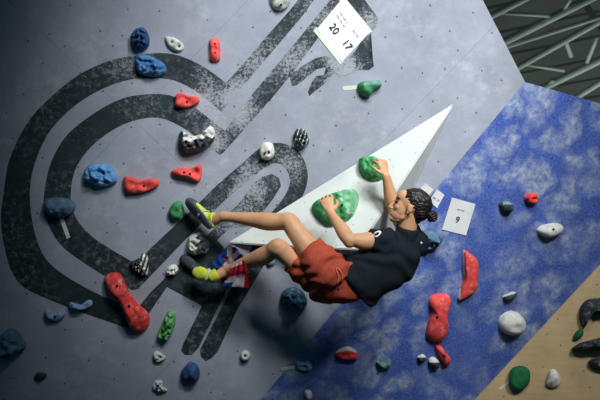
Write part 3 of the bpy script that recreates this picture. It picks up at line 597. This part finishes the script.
# hands: palm and five fingers, wrapped over the hold
def hand(bm, wr, d, n, s, sc=1.0, curl=(20, 55, 55), spread=1.0, ends=None):
    d = d.normalized(); n = (n - d * n.dot(d)).normalized(); s = n.cross(d) * (1 if n.cross(d).dot(s) > 0 else -1)
    palm = [(wr - d * .02, .026, .020), (wr + d * .01, .027, .019), (wr + d * .045, .038, .016), (wr + d * .08, .042, .015), (wr + d * .092, .040, .012)]
    loft(bm, rounded([(c, a * sc, b * sc, s) for c, a, b in dense(palm, 3)]), 16)
    lens = [(.043, .026, .021), (.047, .030, .023), (.044, .028, .022), (.035, .022, .019)]
    for k in range(4):
        o = (.034 - k * .0225) * sc; base = wr + d * (.088 - abs(k - 1.2) * .004) * sc + s * o
        fd = (d + s * (.24 - k * .16) * spread).normalized(); pts = [(base - fd * .02, .0088 * sc)]
        ang = 0; p = base; pts.append((p, .0092 * sc))
        for q, L in enumerate(lens[k]):
            ang += R(curl[q] + (k == 3) * 4); dd = fd * math.cos(ang) + n * math.sin(ang); p = p + dd * L * sc
            pts.append((p, (.0088, .0080, .0068)[q] * sc))
        loft(bm, rounded(dense([(a, b, b) for a, b in pts], 4)), 12)
    tb = wr + d * .025 * sc + s * .026 * sc; t1 = tb + (d * .6 + s * .75 + n * .25).normalized() * .038 * sc
    t2 = t1 + (d * .8 + s * .25 + n * .55).normalized() * .032 * sc; t3 = t2 + (d * .6 - s * .1 + n * .8).normalized() * .026 * sc
    loft(bm, rounded(dense([(tb - s * .02, .014 * sc, .014 * sc), (tb, .015 * sc, .015 * sc), (t1, .0115 * sc, .0115 * sc), (t2, .0105 * sc, .0105 * sc), (t3, .008 * sc, .008 * sc)], 4)), 12)
hand(body, wrL, W3(326.5, 200, .37) - wrL, -GREY.n, RT, .90, (26, 54, 40), .75)
hand(body, wrR, W3(382, 161, .27) - wrR, -GREY.n * .8 - RT * .5, -RT - FW * .2, .84, (30, 55, 42), .7)
BODY = remeshed('body', body, .0033, skin, person, None, 2)

# face details
M['hair'] = mat('dark_hair', (30, 25, 24), .45, .3, 60, bump=.5, bscale=120, spec=.5)
M['eye'] = mat('dark_eye', (26, 20, 18), .25)
M['lip'] = mat('lips', (168, 100, 88), .5)
M['stubble'] = mat('beard_stubble', (184, 136, 106), .8, .15, 80)
for sgn in (1, -1):
    bm = bmesh.new(); loft(bm, rounded(dense([(H(.086, .014 * sgn, .037), .004, .004), (H(.083, .034 * sgn, .043), .0045, .005), (H(.066, .053 * sgn, .036), .003, .003)], 4)), 10)
    link('eyebrow', bm, M['hair'], person)
    bm = bmesh.new(); hell(bm, .079, .030 * sgn, .013, (.012, .015, .008)); link('eye', bm, M['eye'], person)
bm = bmesh.new(); loft(bm, rounded(dense([(H(.084, .022, -.066), .003, .003), (H(.0985, .008, -.062), .005, .005), (H(.0985, -.008, -.062), .005, .005), (H(.084, -.022, -.066), .003, .003)], 5)), 10); link('lips', bm, M['lip'], person)
bm = bmesh.new(); hell(bm, .047, 0, -.066, (.0475, .0465, .038)); hell(bm, .073, 0, -.0900, (.0240, .028, .0205)); hell(bm, .018, 0, -.067, (.052, .0515, .028), Matrix.Rotation(R(24), 3, 'Y'))
remeshed('beard_stubble', bm, .003, M['stubble'], person, None, 2)
bm = bmesh.new(); hell(bm, -.028, 0, .047, (.094, .0800, .0785)); hell(bm, -.048, 0, .036, (.086, .0775, .080)); hell(bm, -.066, 0, -.002, (.062, .068, .066)); hell(bm, -.062, 0, -.044, (.034, .046, .040))
loft(bm, rounded([(H(-.08, 0, 0), .04, .04), (H(-.125, 0, -.012), .024, .024)]), 14)
def strands(co):
    q = HM.transposed() @ (co - hc); a = math.atan2(q.z - .0, q.y); return .0016 * math.sin(a * 26 + 6 * noise.noise(q * 30)) + .003 * noise.noise(q * 55)
hair = remeshed('hair', bm, .0034, M['hair'], person, strands, 1)
bm = bmesh.new(); hell(bm, -.148, 0, -.016, (.032, .036, .037))
def curlb(co):
    q = HM.transposed() @ (co - hc); return .005 * noise.noise(q * 90) + .003 * math.sin(q.z * 400 + q.x * 260)
bun = remeshed('hair_bun', bm, .003, M['hair'], person, curlb, 1)

# black t-shirt
M['shirt'] = mat('black_cotton', (24, 33, 40), .85, .12, 16, bump=.4, bscale=300, spec=.2)
bm = bmesh.new()
tsp = [(W3(356, 283.5, .48), .166, .128), (W3(359.5, 281, .485), .162, .122), (W3(368, 274, .485), .152, .112), (W3(384, 264.5, .475), .160, .112), (W3(395, 254, .465), .165, .105), (W3(401, 245, .46), .13, .088), (W3(404.5, 238, .46), .080, .070), (W3(406.5, 231, .46), .066, .064), (W3(407.5, 227.5, .463), .060, .060)]
path = [p + (torso_side,) for p in dense(tsp)]
# hem opens: a rolled inner lip
c0, ra, rb, _ = path[0]; dd = (path[1][0] - path[0][0]).normalized()
loft(bm, [(c0 + dd * .05, ra - .016, rb - .016, torso_side), (c0 + dd * .001, ra - .010, rb - .010, torso_side)] + path, 32)
def sleeve(sh, el, t, r0, r1):
    e = sh.lerp(el, t); d = (el - sh).normalized()
    loft(bm, [(e - d * .05, r1 - .014), (e - d * .002, r1 - .008), (e, r1), (e - d * .02, r1), (sh.lerp(el, t * .4), (r0 + r1) / 2), (sh - d * .02, r0), (sh - d * .06, r0 * .7)], 22)
sleeve(shL, elL, .42, .080, .068); sleeve(shR, elR, .45, .075, .062)
ell(bm, W3(415.5, 243, .41), (.082, .08, .08)); ell(bm, W3(411, 240, .44), (.068, .06, .06))
ell(bm, W3(414.5, 244, .465), (.052, .045, .045)); ell(bm, W3(351, 265, .50), (.05, .05, .06)); loft(bm, rounded([(W3(392, 275, .46), .05, .04), (W3(380, 290, .47), .045, .04), (W3(374, 302, .475), .022, .03)]), 14)
sd = (W3(404, 238, .46) - W3(352, 281, .48)).normalized()
def folds(co):
    q = co - c0; t = q.dot(sd); w = q.dot(torso_side)
    return .009 * math.sin(t * 46 + w * 30 + 5 * noise.noise(q * 7)) * (0.4 + .6 * abs(noise.noise(q * 4))) + .007 * noise.noise(q * 11)
shirt = remeshed('t_shirt', bm, .006, M['shirt'], person, folds, 3)
M['white_print'] = mat('white_print', (225, 228, 230), .6, .02)
# sleeve emblem: an oval ring with a small bar, printed on the cloth, and a white neck tag
dgz = bpy.context.evaluated_depsgraph_get()
def surf(o, x, y):
    d = ray(x, y).normalized(); mi = o.matrix_world.inverted(); bpy.context.view_layer.update(); mi = o.matrix_world.inverted()
    ok, loc, nor, _ = o.ray_cast(mi @ CAMP, (mi.to_3x3() @ d))
    return (o.matrix_world @ loc, (o.matrix_world.to_3x3() @ nor).normalized()) if ok else (None, None)
bpy.context.view_layer.update()
bm = bmesh.new()
for k in range(24):
    q = []
    for rr, kk in ((1, k), (1, k + 1), (.55, k + 1), (.55, k)):
        a = kk / 24 * 6.2832; x = 377 + 4.2 * rr * math.cos(a) - 0.8 * rr * math.sin(a); y = 234 + 3.0 * rr * math.sin(a) - 1.2 * rr * math.cos(a)
        L_, N_ = surf(shirt, x, y)
        if L_ is None: q = None; break
        q.append(bm.verts.new(L_ + N_ * .0015))
    if q: bm.faces.new(q)
link('sleeve_emblem', bm, M['white_print'], shirt, False)['label'] = 'white oval ring print'
L_, N_ = surf(shirt, 421, 243)
print('SURF', L_)
if L_ is not None:
    bm = bmesh.new(); ell(bm, L_ + N_ * .002, (.006, .006, .008)); link('neck_tag', bm, M['white_print'], shirt)

# rust-red shorts
M['shorts'] = mat('rust_red_shorts', (182, 78, 56), .75, .12, 12, bump=.3, bscale=260, spec=.25)
bm = bmesh.new()
loft(bm, rounded([(W3(326, 284, .46), .115, .110, torso_side), (W3(340, 282, .475), .132, .112, torso_side), (W3(354, 280, .482), .138, .110, torso_side)]), 28)
def shortleg(hip, hem, r0, r1, ex=None):
    d = (hem - hip).normalized()
    loft(bm, [(hip - d * .05, r0 * .8), (hip, r0), (hip.lerp(hem, .5), (r0 + r1) / 2 * 1.02), (hem - d * .01, r1), (hem, r1), (hem - d * .001, r1 - .008), (hem - d * .07, r1 - .014)], 26)
shortleg(W3(333, 277, .51), hipL.lerp(kneeL, .52), .128, .088)
shortleg(W3(332, 287, .42), hipR.lerp(kneeR, .70), .115, .086)
ell(bm, W3(322, 288, .46), (.085, .08, .085))
hd = (kneeL - hipL).normalized()
def sfold(co):
    q = co - pelvis; return .011 * math.sin(q.dot(hd) * 30 + q.dot(UP) * 42 + 6 * noise.noise(q * 6)) * (.3 + abs(noise.noise(q * 5))) + .009 * noise.noise(q * 9)
shorts = remeshed('shorts', bm, .006, M['shorts'], person, sfold, 3)
bpy.context.view_layer.update()
def fold_cord(px, r, name, m, par):
    pts = []
    for x, y in smooth_open(px, 4):
        l, n = surf(par, x, y)
        if l is not None: pts.append((l + n * (r * .8), r, r))
    if len(pts) > 2:
        bm = bmesh.new(); loft(bm, rounded(pts), 10); link(name, bm, m, par)
M['fold_cord'] = mat('lit_fold_orange', (222, 110, 80), .8)  # brighter orange strips paint the light along a fold of the shorts
fold_cord([(336, 268), (339, 270), (342, 276), (341, 284), (339, 288)], .005, 'fold_strip', M['fold_cord'], shorts)
fold_cord([(336, 268), (337, 273), (338, 279), (336, 287)], .005, 'fold_strip', M['fold_cord'], shorts)

# climbing shoes
M['lime'] = mat('lime_leather', (196, 208, 62), .5, .08, 20); M['rubber'] = mat('shoe_rubber', (72, 84, 92), .55, .12, 25)
M['lace'] = mat('pale_strap', (190, 200, 190), .6)
def shoe(heel, toe, ank, plantar, lab, sole_c, toecap=True):
    e = empty('tmp', (0, 0, 0)); bpy.data.objects.remove(e)
    a = (toe - heel).normalized(); L = (toe - heel).length; p = (plantar - a * plantar.dot(a)).normalized(); s = a.cross(p)
    def C(t, h): return heel + a * L * t + p * h
    up = bmesh.new()
    loft(up, rounded([(C(.05, -.010), .026, .034, s), (C(.2, -.014), .032, .036, s), (C(.4, -.010), .034, .034, s), (C(.62, -.002), .040, .028, s), (C(.8, .004), .040, .022, s), (C(.95, .010), .028, .016, s)]), 20)
    c3 = C(.22, -.02); loft(up, [(C(.22, -.01), .034, .038, a), (c3, .036, .036, a), (ank.lerp(c3, .62), .037, .036, a), (ank.lerp(c3, .64), .032, .031, a)], 20)
    u = remeshed('climbing_shoe', up, .004, M['lime'], person, None, 2)
    so = bmesh.new()
    loft(so, rounded([(C(.02, .014), .026, .014, s), (C(.2, .016), .033, .013, s), (C(.4, .014), .035, .011, s), (C(.62, .018), .042, .013, s), (C(.8, .019), .042, .014, s), (C(.97, .016), .030, .016, s)]), 20)
    if toecap: loft(so, rounded([(C(.78, .0), .043, .024, s), (C(.92, .004), .038, .020, s), (C(1.0, .010), .026, .014, s)]), 20)
    q = remeshed('rubber_sole', so, .004, M[sole_c], u, None, 2); q.matrix_parent_inverse = Matrix.Translation(-V(person.location)) ; q['label'] = lab
    q.matrix_parent_inverse = Matrix.Identity(4)
    st = bmesh.new(); ring = []
    for k in range(25):
        t = k / 24 * 6.2832; ring.append((C(.42, -.010) + s * .0365 * math.cos(t) + (p * .036 + a * .012) * math.sin(t), .004, .009))
    loft(st, ring, 8, side=p); w = link('strap', st, M['lace'], u); w.matrix_parent_inverse = Matrix.Identity(4)
    return u
shoe(W3(212, 226, .14), W3(189, 200, .075), ankL + FW * 0, (-RT * .75 - UP * .25 - FW * .65), 'dark grey rubber sole', 'rubber')
shoe(W3(215.5, 279, .135), W3(194, 270.5, .12), ankR, (-RT * .25 + FW * 1.0 - UP * .15), 'dark grey rubber sole', 'rubber', False)

# flag-patterned cloth knotted round the lower ankle
rows = [((211, 264, .085), (229, 244, .085)), ((215, 267, .075), (234, 247, .07)), ((220, 270, .065), (239, 251, .065)), ((227, 276, .062), (247, 262, .07)), ((229, 283, .10), (249, 272, .13)), ((230, 281, .20), (249, 271, .26)), ((232, 266, .26), (244, 260, .31)), ((229, 273, .27), (247, 268, .32)), ((226, 280, .25), (249, 276, .30)), ((222, 286, .24), (249, 288, .28))]
bm = bmesh.new(); nv = 36; grid = []
flat = [a + b for a, b in rows]; flat = smooth_open(flat, 12)
for i, r in enumerate(flat):
    a, b = V(r[:3]), V(r[3:]); row = []
    for j in range(nv + 1):
        q = a.lerp(b, j / nv); wv = .006 * math.sin(j * .57 + i * .17) + .008 * noise.noise(V((i * .1, j * .17, 1)))
        row.append(bm.verts.new(W3(q.x + 1.2 * noise.noise(V((i * .25, j * .3, 7))) * (j in (0, nv) or i in (0, len(flat) - 1)) * 2, q.y, q.z + wv)))
    grid.append(row)
nr = len(grid)
for i in range(nr - 1):
    for j in range(nv):
        f = bm.faces.new((grid[i][j], grid[i + 1][j], grid[i + 1][j + 1], grid[i][j + 1])); u = i / (nr - 1); v = j / nv
        mi = 0
        if u < .45:
            mi = 1
            if abs((u * 2.2) - (1 - v) * 1.0) < .13: mi = 0
            if abs(v - .5) < .10 and u > .12: mi = 2 if abs(v - .5) < .06 else 0
            if abs(u - .22) < .03: mi = 0
        elif u > .6:
            if v > .80: mi = 2
            if .72 < u < .84: mi = 2
            if u > .93 and v < .35: mi = 1
        f.material_index = mi
me_geom = bmesh.ops.solidify(bm, geom=bm.faces[:], thickness=.003)
M['cloth_w'] = mat('white_cloth', (214, 204, 208), .8, .04, 20); M['cloth_b'] = mat('blue_cloth', (36, 82, 168), .8, .1, 20); M['cloth_r'] = mat('red_cloth', (190, 36, 58), .8, .1, 20)
fl = link('ankle_kerchief', bm, [M['cloth_w'], M['cloth_b'], M['cloth_r']], person, True)
fl['label'] = 'red, white and blue patterned kerchief round the lower ankle'

# ------------------------------------------------------------------ light
w = bpy.data.worlds.new('world'); SC.world = w; w.use_nodes = True
w.node_tree.nodes['Background'].inputs[0].default_value = (.14, .72, .90, 1); w.node_tree.nodes['Background'].inputs[1].default_value = .075
def spot(name, loc, tgt, energy, size, angle, blend, col):
    l = bpy.data.lights.new(name, 'SPOT'); l.energy = energy; l.shadow_soft_size = size; l.spot_size = R(angle); l.spot_blend = blend; l.color = col
    o = bpy.data.objects.new(name, l); COL.objects.link(o); o.location = loc
    o.rotation_euler = (V(tgt) - V(loc)).to_track_quat('-Z', 'Y').to_euler(); return o
def area(name, loc, tgt, energy, sx, sy, col):
    l = bpy.data.lights.new(name, 'AREA'); l.shape = 'RECTANGLE'; l.size = sx; l.size_y = sy; l.energy = energy; l.color = col
    o = bpy.data.objects.new(name, l); COL.objects.link(o); o.location = loc
    o.rotation_euler = (V(tgt) - V(loc)).to_track_quat('-Z', 'Y').to_euler(); return o
aim = GREY.at(430, 95)
for lp, en in (((1.9, 1.0, 5.9), 640), ((.4, .6, 6.2), 330), ((2.8, .1, 5.0), 330)):
    aim_ = GREY.at(345, 70); ax_ = aim_ - V(lp); cr_ = GREY.at(-30, 20) - V(lp)
    spot('flood_and_fill', lp, aim_, en * (ax_.length / 4.5) ** 2, .5, 2 * math.degrees(ax_.angle(cr_)) * .87, .88, (.96, .985, 1.0))
spot('flood_and_fill', (3.4, .6, 5.2), BLUE.at(600, 240), 760, .5, 38, 1.0, (.98, .985, 1.0))  # unseen fill spot added to brighten the blue wall and plywood
area('roof_fill', (6, 14, .6), (6, 14.01, 6.9), 330, 9, 9, (.93, 1, .97))  # added upward light, no real fixture, evens out the roof and trusses

vs = SC.view_settings; SC.display_settings.display_device = 'sRGB'
vs.view_transform = 'Standard'; vs.look = 'None'; vs.gamma = 1; vs.use_curve_mapping = False; vs.exposure = .15
